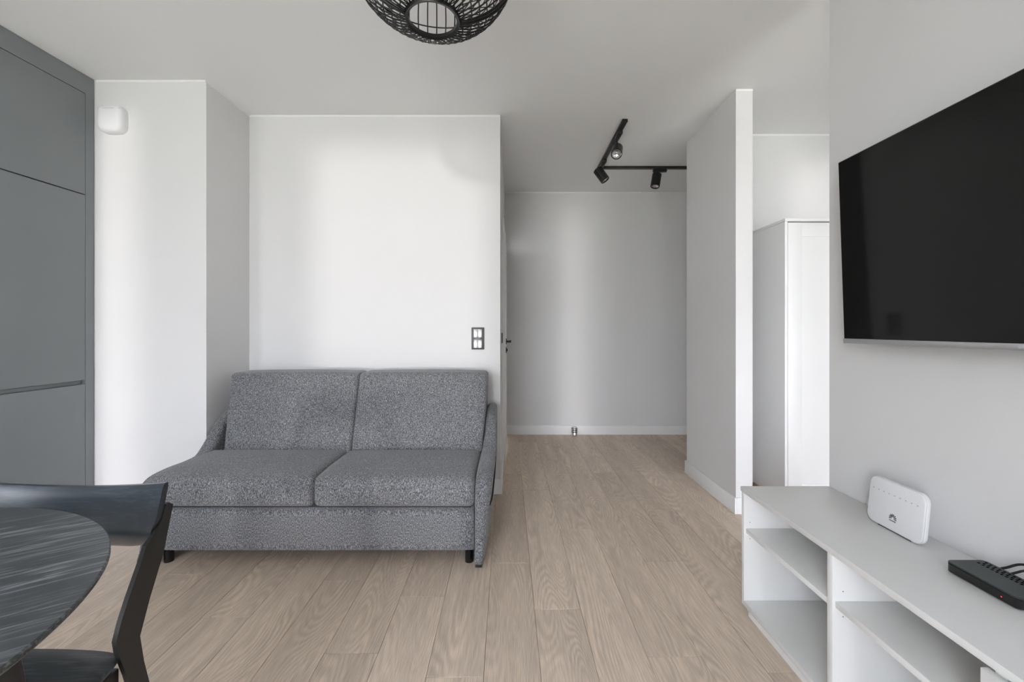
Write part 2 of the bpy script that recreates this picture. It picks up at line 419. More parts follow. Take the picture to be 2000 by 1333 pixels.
# ------------------------------------------------------------------ floor planks (each a part of the floor)
PW, PL, PR = .1865, 1.25, -.012
joints = {0: 1.36, 1: 1.691, 2: 2.37, 3: 1.446, 4: 2.04, 5: 2.63, -1: 2.024, -2: 1.46+.31, -3: 1.46, -4: 1.889, -5: 2.25, -6: 1.643,
          -7: 1.05, -8: 1.93}
joints = {-1: 1.36, 0: 2.024, 1: 1.691, 2: 2.37, 3: 1.446, 4: 2.04, 5: 2.63, -2: 1.77, -3: 1.46, -4: 1.889, -5: 2.25, -6: 1.643, -7: 1.05, -8: 1.93}
def plank_mesh(l):
    bm = bmesh.new(); g = .0005
    vs_ = add_box(bm, g, PW-g, g, l-g, -.009, 0)
    top = [e for e in bm.edges if all(v.co.z > -.001 for v in e.verts)]
    bmesh.ops.bevel(bm, geom=top, offset=.0010, segments=1, affect='EDGES')
    me = bpy.data.meshes.new('plank'); bm.to_mesh(me); bm.free(); me.materials.append(M['oak']); return me
full = plank_mesh(PL); rot = Matrix.Rotation(-PR, 3, 'Z')
y_min, y_max = -.6, HB
for k in range(-14, 15):
    x = -.088 + PW*k
    if x > 3.3: continue
    j = joints.get(k, random.uniform(.6, 1.8)); y = j - PL*math.ceil((j-y_min)/PL)
    while y < y_max:
        a, b = max(y, y_min), min(y+PL, y_max-.002)
        hall = b > 3.4
        lim = (-.30 if hall and a > 2.95 else -2.95)
        if x > lim and b-a > .02:
            me = full if (a == y and b == y+PL) else plank_mesh(b-a)
            o = bpy.data.objects.new('plank', me); C.objects.link(o)
            o.parent = fl
            # columns lean very slightly, as the boards do in the room
            o.location = (x+PR*(a-2.0)-.012, a, 0); o.rotation_euler = (0, 0, -PR)
        y += PL

# ------------------------------------------------------------------ hall door in the left hall wall
d = struct(bpy.data.objects.new('door_1', None)); C.objects.link(d); d.location = (-.081, DY0, 0); ORG[d.name] = Vector(d.location)
fx = -.081
box('door_frame', -.135, fx+.014, DY0-.065, DY0+.006, 0, DZ+.05, M['white'], d, .003)
box('door_frame', -.135, fx+.014, DY1-.006, DY1+.06, 0, DZ+.05, M['white'], d, .003)
box('door_frame', -.135, fx+.014, DY0+.006, DY1-.006, DZ-.01, DZ+.05, M['white'], d, .003)
lf = box('door_leaf', fx-.014, fx+.027, DY0-.012, DY1-.01, .01, 1.975, M['white'], d, .003)
bm = bmesh.new(); add_cyl(bm, (fx+.027, DY0+.055, 1.02), (fx+.034, DY0+.055, 1.02), .026)
add_cyl(bm, (fx+.03, DY0+.055, 1.02), (fx+.066, DY0+.055, 1.02), .009)
add_box(bm, fx+.056, fx+.074, DY0+.045, DY0+.175, 1.010, 1.029, .003)
bm_obj('door_handle', bm, M['black'], lf, angle=35)
bm = bmesh.new(); add_cyl(bm, (fx+.027, DY0+.055, .945), (fx+.034, DY0+.055, .945), .026); add_cyl(bm, (fx+.034, DY0+.055, .945), (fx+.042, DY0+.055, .945), .012)
bm_obj('lock_rosette', bm, M['black'], lf, angle=35)
# latch strike
tag(box('light_switch', fx, fx+.008, 3.25, 3.33, 1.02, 1.10, M['anthr'], None, .003, (fx, 3.29, 1.06)),
    'dark single light switch on the hall side wall, seen edge-on before the door', 'light switch')

# ------------------------------------------------------------------ tall grey kitchen cabinet at the left
def cab_x(y): return -2.463+(y-2.478)*.017
cabo = thing('kitchen_cabinet', 'tall matt grey built-in cabinet at the left, floor to ceiling, handleless fronts', 'cabinet', (-2.46, 2.2, 0))
def cab_box(name, y0, y1, z0, z1, d0, d1, mat, bev=.0015, parent=None):
    bm = bmesh.new(); vv = add_box(bm, -d1, -d0, y0, y1, z0, z1, bev)
    for v in bm.verts: v.co.x += cab_x(v.co.y)
    return bm_obj(name, bm, mat, parent or cabo, angle=35)
CY1 = 2.4745; YC0 = .95; ys = 2.425; g = .002
cab_box('carcass', YC0, 2.40, .08, 2.45, .03, .58, M['cabdark'], 0)
bm = bmesh.new()        # one L-shaped panel: upright filler at the wall and the strip below the ceiling
lo = [(ys+g/2, 0), (CY1, 0), (CY1, H-.002), (YC0, H-.002), (YC0, 2.490+g), (ys+g/2, 2.490+g)]
layered(bm, [[(cab_x(y)-d_, y, z) for y, z in lo] for d_ in (0, .57)])
bm_obj('filler_panel', bm, M['cab'], cabo)
for y0, y1 in ((1.83, ys+.0012), (1.235, 1.83)):
    cab_box('upper_door', y0+g, y1-g, 1.908, 2.490-g*.6, 0, .019, M['cab'])
    cab_box('tall_door', y0+g, y1-g, .836, 1.9025, 0, .019, M['cab'])
    cab_box('lower_door', y0+g, y1-g, .09, .811, 0, .019, M['cab'])
    cab_box('handle_groove', y0+g, y1-g, .811, .836, .020, .029, M['cab'])
cab_box('plinth', YC0, ys-g, 0, .088, .04, .06, M['cab'])

# ------------------------------------------------------------------ alarm siren on the left front wall
sx0, sx1, sz0, sz1 = -2.412, -2.264, 2.282, 2.436; sy = 2.478
an = thing('alarm_siren', 'white rounded square alarm siren box high on the wall beside the grey cabinet', 'alarm', ((sx0+sx1)/2, sy, sz0))
bm = bmesh.new(); cx_, cz_ = (sx0+sx1)/2, (sz0+sz1)/2
def sq(hw, hh, n=40, p=4.5):
    o = []
    for i in range(n):
        t = 2*PI*i/n; c_, s_ = math.cos(t), math.sin(t)
        o.append((hw*math.copysign(abs(c_)**(2/p), c_), hh*math.copysign(abs(s_)**(2/p), s_)))
    return o
lays = []
for hw, hh, y in ((.074, .075, 0), (.074, .075, .022), (.072, .073, .034), (.067, .068, .044), (.056, .055, .050), (.04, .036, .0525), (.01, .01, .053)):
    lays.append([(cx_+a, sy-y, cz_+b-(.010*(1-(a/.085)**2) if b < 0 else 0)) for a, b in sq(hw, hh)])
layered(bm, lays); bm_obj('housing', bm, M['plastic'], an, angle=50)
bm = bmesh.new(); add_tube(bm, [(cx_-.064+.128*i/16, sy-.0505+.008*abs(i/8-1)**3, cz_+.050) for i in range(17)], .0016, 6)
bm_obj('cover_seam', bm, M['printl'], an, smooth=True)

# ------------------------------------------------------------------ double light switch on the sofa wall
sw = thing('light_switch', 'dark framed double light switch above the right end of the sofa', 'light switch', (-.234, 2.884, .99))
X0, X1, Z0, Z1 = -.278, -.190, .989, 1.141; yy = 2.884
box('switch_frame', X0, X1, yy-.008, yy, Z0, Z1, M['anthr'], sw, .003)
for zc in (Z0+.0405, Z1-.0405):
    box('rocker_surround', -.234-.032, -.234+.032, yy-.0105, yy-.007, zc-.032, zc+.032, M['anthr'], sw, .001)
    for s in (-1, 1):
        x0 = -.234+(s*.0145)-.0135
        bm = bmesh.new(); add_box(bm, x0, x0+.027, yy-.015, yy-.010, zc-.028, zc+.028, .001)
        for v in bm.verts:
            if v.co.y < yy-.012: v.co.y -= .0025*(zc-v.co.z)/.028
        bm_obj('rocker', bm, M['rocker'], sw, angle=35)

# ------------------------------------------------------------------ door stop in the hall
ds = thing('door_stop', 'small ribbed steel door stop on the hall floor by the back baseboard', 'door stop', (.66, 4.445, 0))
bm = bmesh.new(); add_lathe(bm, [(0, .002), (.030, .002), (.031, .006), (.031, .034), (.0285, .037), (.0285, .044), (.031, .047), (.031, .054), (.0285, .057), (.0285, .062),
                  (.031, .065), (.031, .072), (.0285, .075), (.0285, .079), (.030, .082), (.029, .088), (.022, .092), (0, .092)], (.66, 4.445, 0), 32)
bm_obj('stop_body', bm, M['steel'], ds, angle=40)
for z in (.040, .0595, .077):
    bm = bmesh.new(); add_tube(bm, [(.66+.0288*math.cos(2*PI*i/24), 4.445+.0288*math.sin(2*PI*i/24), z) for i in range(24)], .0032, 6, True)
    bm_obj('rubber_ring', bm, M['rubber'], ds, smooth=True)

# ------------------------------------------------------------------ track lights in the hall
TX, TY0, TY1 = .790, 2.94, 3.80
TZ = H-.021
tr_ = thing('ceiling_track', 'black L-shaped lighting track on the hall ceiling', 'light track', (TX, TY1, H))
box('rail', TX-.0175, TX+.0175, TY0, TY1-.018, TZ, H, M['black'], tr_, .0015)
box('rail', TX-.0175, 2.1, TY1-.0175, TY1+.0175, TZ, H, M['black'], tr_, .0015)
box('end_cap', TX-.019, TX+.019, TY0-.006, TY0, TZ-.001, H, M['black'], tr_, .001)
def spot(pos, along, dirv, label, stem=.04, off=0.0, ln=.125, r=.041, tip=None):
    """pos: point on the rail underside; along: 'X' or 'Y'; dirv: the way the head points"""
    px, py, pz = pos
    t = thing('track_spotlight', label, 'spotlight', (px, py, H), 'black spotlights on the hall ceiling track')
    hl = .062
    ax = (hl, .016) if along == 'X' else (.016, hl)
    box('adapter', px-ax[0], px+ax[0], py-ax[1], py+ax[1], pz-.028, pz-.0005, M['black'], t, .006)
    dv = Vector(dirv).normalized()
    j = Vector((px, py, pz-.028))
    if along == 'X': j.x -= off
    else: j.y += off
    k = j+Vector((0, 0, -stem))
    bm = bmesh.new(); add_cyl(bm, j+Vector((0, 0, .004)), k, .007, n=12); 
    add_cyl(bm, k+Vector((0, 0, .006)), k-Vector((0, 0, .012)), .009, n=12)
    bm_obj('stem', bm, M['black'], t, angle=35)
    side = dv.cross(Vector((0, 0, 1))).normalized(); up = side.cross(dv)
    # cylinder hung so that its back upper edge sits at the stem
    c = k - up*(r-.006)
    a = c - dv*.03; b = a + dv*ln
    bm = bmesh.new()
    q = dv.to_track_quat('Z', 'Y').to_matrix().to_4x4()
    prof = [(0, 0), (r-.004, 0), (r, .004), (r, ln-.002), (r-.002, ln), (r-.006, ln), (r-.006, ln-.012)]
    add_lathe(bm, prof, (0, 0, 0), 32); bmesh.ops.transform(bm, matrix=Matrix.Translation(a) @ q, verts=bm.verts[:])
    hd = bm_obj('head', bm, M['black'], t, angle=40)
    bm = bmesh.new(); add_lathe(bm, [(r-.0062, ln-.011), (r-.016, ln-.022), (.008, ln-.026), (.008, ln-.020), (0, ln-.018)], (0, 0, 0), 32)
    bmesh.ops.transform(bm, matrix=Matrix.Translation(a) @ q, verts=bm.verts[:])
    bm_obj('reflector', bm, M['lens'], hd, angle=40)
    return t
spot((TX, 3.11, TZ), 'Y', (-.18, -.55, -.50), 'black track spotlight facing the room, shiny lens showing, nearest on the track', stem=.035, off=.05)
spot((TX, 3.63, TZ), 'Y', (.40, -.12, -.62), 'black track spotlight at the track corner, tilted down to the right', stem=.030, off=.03)
spot((1.338, TY1, TZ), 'X', (-.13, -.10, -.62), 'black track spotlight on the cross rail, hanging nearly straight down', stem=.03, off=.05)

# ------------------------------------------------------------------ partly seen wardrobe in the bedroom
wd = thing('wardrobe', 'tall white wardrobe with framed door, partly hidden behind the right wall', 'wardrobe', (2.12, 2.9, 0))
a0, a1, b0, b1, hh = 1.735, 2.515, 2.67, 3.145, 1.833
box('side_panel', a0, a0+.018, b0, b1, .028, hh-.018, M['white'], wd, .001)
box('side_panel', a1-.018, a1, b0, b1, .028, hh-.018, M['white'], wd, .001)
box('top_panel', a0-.004, a1+.004, b0-.008, b1, hh-.018, hh, M['white'], wd, .0015)
box('bottom_panel', a0+.018, a1-.018, b0+.01, b1, .05, .068, M['white'], wd)
box('back_panel', a0+.018, a1-.018, b1-.006, b1, .068, hh-.018, M['white'], wd)
for q in ((a0+.01, b0+.03), (a0+.01, b1-.05), (a1-.03, b0+.03), (a1-.03, b1-.05)):
    box('foot', q[0], q[0]+.02, q[1], q[1]+.02, 0, .05, M['blackm'], wd)
for k in range(2):
    dx0 = a0+.020+k*.370; dx1 = dx0+.368; dz0, dz1 = .055, hh-.026; y0 = b0-.0; fw = .088
    dr = box('door_panel', dx0+fw-.01, dx1-fw+.01, y0+.006, y0+.014, dz0+fw-.01, dz1-fw+.01, M['white'], wd)
    box('door_stile', dx0, dx0+fw, y0, y0+.018, dz0, dz1, M['white'], dr, .001)
    box('door_stile', dx1-fw, dx1, y0, y0+.018, dz0, dz1, M['white'], dr, .001)
    box('door_rail', dx0+fw, dx1-fw, y0, y0+.018, dz1-fw, dz1, M['white'], dr, .001)
    box('door_rail', dx0+fw, dx1-fw, y0, y0+.018, dz0, dz0+fw, M['white'], dr, .001)
    bm = bmesh.new(); kx = dx1-.04 if k == 0 else dx0+.04
    add_cyl(bm, (kx, y0, .95), (kx, y0-.022, .95), .008); add_cyl(bm, (kx, y0-.018, .95), (kx, y0-.028, .95), .014)
    bm_obj('knob', bm, M['steel'], dr, angle=35)

# ------------------------------------------------------------------ sofa
sf = thing('sofa', 'dark grey melange two-seat fabric sofa standing against the white back wall', 'sofa', (-.95, 2.45, 0))
sxl, sxr = -1.705, -.178; smid = (sxl+sxr)/2-.004
yf = 1.995
# base front and body
bm = soft_box(sxl, sxr, yf+.005, 2.80, .070, .272, .012, (10, 6, 4)); bm_obj('base', bm, M['fabric'], sf, smooth=True)
def seat(x0, x1, s):
    def puff(u, v, w_):
        return (0, (-.012*(1-u*u)*(1-w_*w_) if v < -.5 else 0), (.016*(1-u**4)*(1-v*v) if w_ > 0 else 0))
    bm = soft_box(x0+.001, x1-.001, yf-.008, 2.44, .282, .432, .028, (28, 26, 16), puff)
    for v in bm.verts:      # front nose drops a little
        t = max(0, (2.16-v.co.y)/.17)
        if v.co.z > .36: v.co.z -= .008*t*t
    return bm_obj('seat_cushion', bm, M['fabric'], sf, smooth=True)
seat(sxl-.034, smid, -1); seat(smid, sxr, 1)
# black board standing in for the shadow between base and cushions
box('gap_shadow_board', sxl+.02, sxr-.02, yf+.03, 2.44, .268, .288, M['blackm'], sf)
def back(x0, x1, side):
    z0, z1 = .40, .862; y0, y1 = 2.415, 2.60
    def puff(u, v, w_):
        return (0, (-.014*(1-u**4)*(1-w_*w_) if v < 0 else 0), (.006*(1-u*u) if w_ > .6 else 0))
    def warp(p):
        t = (p[2]-z0)/(z1-z0)
        x = p[0]
        outer = x1 if side > 0 else x0
        k = (x-x0)/(x1-x0); k = k if side > 0 else 1-k
        x += side*(-.016+.022*min(1, t*1.3))*k**2 if side > 0 else side*(-.02+.05*t)*k**2
        xm = .012*(t-.5)*(1-k)*0
        return (x+xm, p[1]+.145*t, p[2])
    bm = soft_box(x0+.0008, x1-.0008, y0, y1, z0, z1, .024, (28, 10, 26), puff, warp)
    return bm_obj('back_cushion', bm, M['fabric'], sf, smooth=True)
back(-1.690, smid+.012, -1); back(smid+.012, -.158, 1)
# upholstered back frame behind the cushions
bm = soft_box(-1.70, -.165, 2.70, 2.862, .07, .80, .03, (6, 4, 6)); bm_obj('back_frame', bm, M['fabric'], sf, smooth=True)
# arms
prof = catmull([(1.975, .02), (1.968, .12), (1.966, .24), (1.970, .33), (1.995, .395), (2.05, .430), (2.16, .440), (2.28, .438), (2.38, .450), (2.46, .510),
                (2.53, .585), (2.61, .628), (2.72, .638), (2.82, .630), (2.860, .59), (2.862, .3), (2.86, .05), (2.84, .02), (2.4, .018)], 4)
prof = [(p.x, p.y) for p in prof]
profl = [(u, v-(.022 if v > .3 else .022*v/.3)*max(0, min(1, (2.46-u)/.1))) for u, v in prof]
def arm2(side):
    bm = bmesh.new(); xin = sxr+.0015 if side > 0 else sxl-.0015; r = .028; lays = []
    steps = 6
    seq = [(r*(1-math.sin(i/steps*PI/2)), .5*(1-math.cos(i/steps*PI/2))*.7) for i in range(steps+1)]
    seq += [(d_, 1-a_) for d_, a_ in reversed(seq)]
    for dd, aa in seq:
        lay = []
        for u, v in inset(prof if side > 0 else profl, dd):
            s = min(1, max(0, v)/.40); th = .050+.036*s*s*(3-2*s)
            if u < 2.06: th *= 1-.16*(2.06-u)/.09
            if u > 2.40: th *= 1-.30*min(1, (u-2.40)/.16)
            sh = .016*min(1, max(0, (u-2.36)/.14))
            lay.append((xin+side*(sh+aa*th), u, v))
        lays.append(lay)
    layered(bm, lays); return bm
ar = bm_obj('armrest', arm2(1), M['fabric'], sf, smooth=True)
bm_obj('armrest', arm2(-1), M['fabric'], sf, smooth=True)
# side pocket edge on the right arm: dark seam curving down and forward
def arm_out(u, v):
    s = min(1, max(0, v)/.40); th = .050+.036*s*s*(3-2*s)
    if u < 2.06: th *= 1-.16*(2.06-u)/.09
    return sxr+.0015+th
pts = [(2.33, .420), (2.30, .395), (2.24, .365), (2.17, .34), (2.10, .318), (2.04, .300), (2.0, .290)]
pts = catmull([Vector((arm_out(*p)-.001, p[0], p[1])) for p in pts], 4, False)
bm = bmesh.new(); add_tube(bm, pts, .0035, 6); bm_obj('pocket_edge', bm, M['rubber'], ar, smooth=True)
# legs
for lx in (sxl+.035, sxr-.030):
    for ly in (2.045, 2.76):
        bm = bmesh.new(); add_cyl(bm, (lx, ly, 0), (lx, ly, .075), .021); bm_obj('leg', bm, M['gloss'], sf, angle=35)
box('glide', sxr+.004, sxr+.035, 1.985, 2.02, .0, .022, M['rubber'], sf, .002)
box('glide', sxl-.035, sxl-.004, 1.985, 2.02, .0, .022, M['rubber'], sf, .002)

# ------------------------------------------------------------------ low white TV unit along the right wall
ux0, ux1, uy0, uy1, uz = .925, 1.2835, .10, 1.70, .4935; tk = .0185
un = thing('media_unit', 'long low white open-shelf media unit along the right wall', 'media unit', (1.1, .9, 0))
def pnl(name, *a, bev=.0012): return box(name, *a, M['lam'], un, bev)
pnl('top_panel', ux0, ux1, uy0, uy1, uz-tk, uz)
side_y = [uy1-tk, 1.2175, .806, .420, uy0]
pnl('side_panel', ux0+.004, ux1, uy1-tk, uy1-.001, .022, uz-tk)
pnl('side_panel', ux0+.004, ux1, uy0, uy0+tk, .022, uz-tk)
bt_z0, bt_z1 = .022, .042
pnl('bottom_panel', ux0+.004, ux1, uy0+tk, uy1-tk, bt_z0, bt_z1)
for y in (1.2175, .787, .435): pnl('divider', ux0+.004, ux1-.006, y, y+.0205, bt_z1, uz-tk)
pnl('back_panel', ux1-.005, ux1-.001, uy0+tk, uy1-tk, bt_z1, uz-tk)
pnl('shelf', ux0+.012, ux1-.007, 1.238, uy1-tk, .313, .331)
pnl('shelf', ux0+.012, ux1-.007, .8075, 1.2175, .322, .340)
dr = box('door', ux0-.013, ux0+.003, .437, .818, .026, uz-tk-.004, M['lam'], un, .001)
dr = box('door', ux0-.013, ux0+.003, .102, .433, .026, uz-tk-.004, M['lam'], un, .001)
box('plinth', ux0+.004, ux0+.02, uy0+.02, uy1-.05, .0005, bt_z0, M['lam'], un)
box('plinth', ux1-.03, ux1-.012, uy0+.02, uy1-.05, .0005, bt_z0, M['lam'], un)
for y in (uy1-.02, uy0+.02):
    for x in (ux0+.03, ux1-.03):
        bm = bmesh.new(); add_cyl(bm, (x, y, 0), (x, y, bt_z0), .012); bm_obj('foot', bm, M['plastic'], un, angle=35)
# dowel holes and shelf pins on the panel faces
def pin(x, y, z):
    bm = bmesh.new(); add_cyl(bm, (x, y, z), (x, y-.0006, z), .0016, n=10); bm_obj('peg_hole', bm, M['print'], un)
for z in (.355, .290): pin(ux0+.028, uy1-tk, z)
for z in (.368, .295): pin(ux0+.035, 1.2175, z)

# ------------------------------------------------------------------ router standing on the unit
ro = thing('router', 'white upright rounded rectangular router standing on the media unit', 'router', (1.19, 1.30, uz))
RY0, RY1, RH, RT = 1.218, 1.412, .149, .017
yc, zc = (RY0+RY1)/2, uz+.0015+RH/2
lean = .015
def rr(hw, hh, r, n=7):
    o = []
    for cx2, cy2, a0_ in ((hw-r, hh-r, 0), (-hw+r, hh-r, PI/2), (-hw+r, -hh+r, PI), (hw-r, -hh+r, 1.5*PI)):
        for i in range(n): t = a0_+PI/2*i/(n-1); o.append((cx2+r*math.cos(t), cy2+r*math.sin(t)))
    return o
def rpt(a, b, d): return (1.190+d+lean*(b+RH/2)/RH, yc+a, zc+b)
bm = bmesh.new()
lays = []
for ins, d_ in ((.006, 0), (.0025, .001), (.0006, .003), (0, .006), (0, RT-.004), (.002, RT-.001), (.006, RT)):
    lays.append([rpt(a, b, d_) for a, b in rr((RY1-RY0)/2-ins, RH/2-ins, .026-ins)])
layered(bm, lays); bm_obj('housing', bm, M['plastic'], ro, angle=50)
bm = bmesh.new(); add_tube(bm, [rpt(a, b, .0026) for a, b in rr((RY1-RY0)/2-.0010, RH/2-.0010, .025)], .0005, 6, True); bm_obj('seam', bm, M['printl'], ro)
bm = bmesh.new(); add_box(bm, 1.194, 1.240, yc-.055, yc+.055, uz, uz+.008, .002); bm_obj('stand', bm, M['plastic'], ro, angle=35)
bm = bmesh.new(); add_box(bm, 1.1915, 1.1945, yc-.060, yc+.052, uz+.0002, uz+.0045); bm_obj('stand_gap', bm, M['anthr'], ro)
# indicator icons: a row of small pale marks
for i in range(9):
    a = .078-.150*i/8; bm = bmesh.new()
    q = [rpt(a+dx, .036+dz, -.0004) for dx, dz in ((-.0026, -.0014), (.0026, -.0014), (.0026, .0014), (-.0026, .0014))]
    q2 = [rpt(a+dx, .036+dz, .0006) for dx, dz in ((-.0026, -.0014), (.0026, -.0014), (.0026, .0014), (-.0026, .0014))]
    layered(bm, [q, q2]); bm_obj('indicator_icon', bm, M['printl'], ro)
# petal logo and lettering, seen from the -X side (left on the face is +Y)
bm = bmesh.new(); ly, lz = -.006+.008, -.034
for k in range(8):
    an_ = math.radians(-10+ (200/7)*k)
    c0, s0 = math.cos(an_), math.sin(an_)
    tip = .0125
    poly = []
    for i in range(12):
        t = 2*PI*i/12; rad = .0085+.0052*math.cos(t); wd_ = .0021*math.sin(t)*(1.15 if rad > .008 else .7)
        wd_ *= .72; poly.append((-(rad*c0-wd_*s0), rad*s0+wd_*c0))
    layered(bm, [[rpt(ly+a, lz+b, -.0005) for a, b in poly], [rpt(ly+a, lz+b, .0005) for a, b in poly]])
bm_obj('logo', bm, M['print'], ro)
mt = Matrix.Translation(rpt(ly, lz-.0085, -.0004)) @ Matrix(((0, 0, -1, 0), (-1, 0, 0, 0), (0, 1, 0, 0), (0, 0, 0, 1)))
text_mesh('lettering', 'HUAWEI', .0058, M['print'], ro, mt)

# ------------------------------------------------------------------ set-top box with cables
sb = thing('set_top_box', 'flat dark slate set-top box with red light on the near end of the media unit', 'set-top box', (1.19, 1.02, uz))
bx0, bx1, by0, by1, bz0, bz1 = 1.140, 1.243, .944, 1.106, uz+.002, uz+.0285
def rbox(name, x0, x1, y0, y1, z0, z1, r, e, mat, par):
    bm = bmesh.new(); lays = []
    for ins, z in ((e, z0), (0, z0+e), (0, z1-e), (e, z1)):
        lays.append([((x0+x1)/2+a, (y0+y1)/2+b, z) for a, b in rr((x1-x0)/2-ins, (y1-y0)/2-ins, r-ins)])
    layered(bm, lays); return bm_obj(name, bm, mat, par, angle=40)
rbox('body', bx0, bx1, by0, by1, bz0, bz1-.003, .014, .002, M['gloss'], sb)
rbox('top_cover', bx0+.0002, bx1-.0002, by0+.0002, by1-.0002, bz1-.0035, bz1, .0138, .0012, M['stb'], sb)
bm = bmesh.new()
for i in range(14):
    for j in range(3):
        x = bx1-.012-j*.0095; y = by1-.016-i*.0102-(j % 2)*.004
        add_box(bm, x-.0030, x+.0030, y-.0024, y+.0024, bz1-.001, bz1+.0003)
vo = bm_obj('vent_slots', bm, M['cavity'], sb); vo['kind'] = 'stuff'
bm = bmesh.new(); add_cyl(bm, (bx0+.0005, .978, uz+.0125), (bx0-.0006, .978, uz+.0125), .0012, n=12); bm_obj('power_light', bm, M['led'], sb)
for q in ((bx0+.015, by0+.015), (bx0+.015, by1-.015), (bx1-.015, by0+.015), (bx1-.015, by1-.015)):
    bm = bmesh.new(); add_cyl(bm, (q[0], q[1], uz), (q[0], q[1], bz0+.001), .006, n=12); bm_obj('foot', bm, M['rubber'], sb)
for i, (ya, lb, pts) in enumerate((
    (1.035, 'black cable behind the set-top box, the upper of two', [(bx1-.004, 1.080, uz+.016), (1.252, 1.064, uz+.031), (1.264, 1.037, uz+.054), (1.270, .98, uz+.064), (1.268, .90, uz+.040), (1.262, .82, uz+.0035), (1.260, .70, uz+.0030)]),
    (1.050, 'black cable behind the set-top box, the lower of two', [(bx1-.004, 1.056, uz+.014), (1.250, 1.043, uz+.030), (1.260, 1.022, uz+.046), (1.262, .97, uz+.050), (1.258, .90, uz+.030), (1.250, .83, uz+.0030), (1.249, .70, uz+.0030)]))):
    bm = bmesh.new(); add_tube(bm, catmull([Vector(p) for p in pts], 6, False), .0028, 8)
    tag(bm_obj('cable', bm, M['rubber'], None, (bx1, ya, uz), smooth=True), lb, 'cable', 'cables of the set-top box')

# ------------------------------------------------------------------ television on the right wall, tilted forward a little
ty0, ty1 = .385, 1.515; tz0, tz1 = 1.079, 1.730; xt, xb = 1.175, 1.197
tv = thing('television', 'large flat black television on the right wall with a silver lower edge', 'television', (1.22, .95, tz0))
def txs(z): return xb+(xt-xb)*(z-tz0)/(tz1-tz0)
def tbox(name, y0, y1, z0, z1, d0, d1, mat, par=None, bev=.001):
    bm = bmesh.new(); add_box(bm, d0, d1, y0, y1, z0, z1, bev)
    for v in bm.verts: v.co.x += txs(v.co.z)
    return bm_obj(name, bm, mat, par or tv, angle=35)
tbox('rear_shell', ty0+.06, ty1-.06, tz0+.03, tz1-.10, .012, .045, M['blackm'])
tbox('slim_frame', ty0, ty1, tz0+.002, tz1, .002, .013, M['black'])
tbox('screen', ty0+.004, ty1-.004, tz0+.018, tz1-.004, 0, .004, M['screen'], bev=0)
tbox('lower_bezel', ty0, ty1, tz0-.0, tz0+.0165, -.002, .012, M['silver'])
mt = Matrix.Translation((txs(tz0)-.0026, .98, tz0+.008)) @ Matrix(((0, 0, -1, 0), (-1, 0, 0, 0), (0, 1, 0, 0), (0, 0, 0, 1)))
bm = bmesh.new(); add_box(bm, txs(tz0)-.003, txs(tz0)-.0015, .962, .990, tz0+.006, tz0+.010); bm_obj('badge', bm, M['rocker'], tv)
bm = bmesh.new(); add_box(bm, 1.235, 1.2845, .75, 1.15, 1.28, 1.50, .002); bm_obj('wall_bracket', bm, M['blackm'], tv, angle=35)

# ------------------------------------------------------------------ round black dining table
tcx, tcy, tR, tZ = -1.056, .383, .499, .756
tb = thing('dining_table', 'round black stained ash dining table at the left foreground', 'table', (tcx, tcy, 0))
bm = bmesh.new(); add_lathe(bm, [(0, 0), (tR-.002, 0), (tR, -.0025), (tR, -.007), (tR-.002, -.010), (tR-.035, -.022), (tR-.05, -.023), (0, -.023)], (tcx, tcy, tZ), 128)
bm_obj('tabletop', bm, M['tabletop'], tb, angle=25)
bm = bmesh.new()
add_box(bm, tcx-.26, tcx+.26, tcy-.012, tcy+.012, tZ-.085, tZ-.0235); add_box(bm, tcx-.012, tcx+.012, tcy-.26, tcy+.26, tZ-.085, tZ-.0235)
bm_obj('underframe', bm, M['ashleg'], tb)
for sx_, sy_ in ((1, 1), (1, -1), (-1, 1), (-1, -1)):
    bm = bmesh.new(); ax_, ay_ = tcx+sx_*.245, tcy+sy_*.245; bx_, by_ = tcx+sx_*.315, tcy+sy_*.315
    lays = []
    for t in (0, 1):
        x_, y_ = ax_+(bx_-ax_)*t, ay_+(by_-ay_)*t; hw = .030-.011*t; z_ = (tZ-.0235)*(1-t)
        lays.append([(x_+a, y_+b, z_) for a, b in rr(hw, hw, hw*.5, 4)])
    layered(bm, lays); bm_obj('leg', bm, M['ashleg'], tb, angle=40)

# ------------------------------------------------------------------ dining chair tucked behind the table
chx = -1.052
ch = thing('dining_chair', 'black wooden dining chair with curved backrest behind the round table', 'chair', (chx, .75, 0))
# seat, wider to the front
so_ = catmull([(-.190, .905), (-.10, .915), (0, .917), (.10, .915), (.188, .905), (.212, .880), (.226, .80), (.232, .66), (.222, .52), (.18, .49), (0, .482), (-.18, .49),
               (-.222, .52), (-.232, .66), (-.226, .80), (-.212, .880)], 5)
so_ = [(p.x*1.05, p.y) for p in so_]
bm = bmesh.new()
def seatz(x, y): return -.010*max(0, 1-(x/.21)**2)*max(0, 1-((y-.70)/.20)**2)
lays = []
for ins, z in ((.020, .410), (.006, .417), (0, .426), (.001, .431), (.004, .434)):
    lays.append([(chx+p[0], p[1], z) for p in inset(so_, ins)])
top = inset(so_, .004)
for k in (.85, .6, .3, .08):
    lays.append([(chx+p[0]*k, .70+(p[1]-.70)*k, .434+seatz(p[0]*k, .70+(p[1]-.70)*k)) for p in top])
layered(bm, lays); bm_obj('seat', bm, M['ashseat'], ch, angle=50)
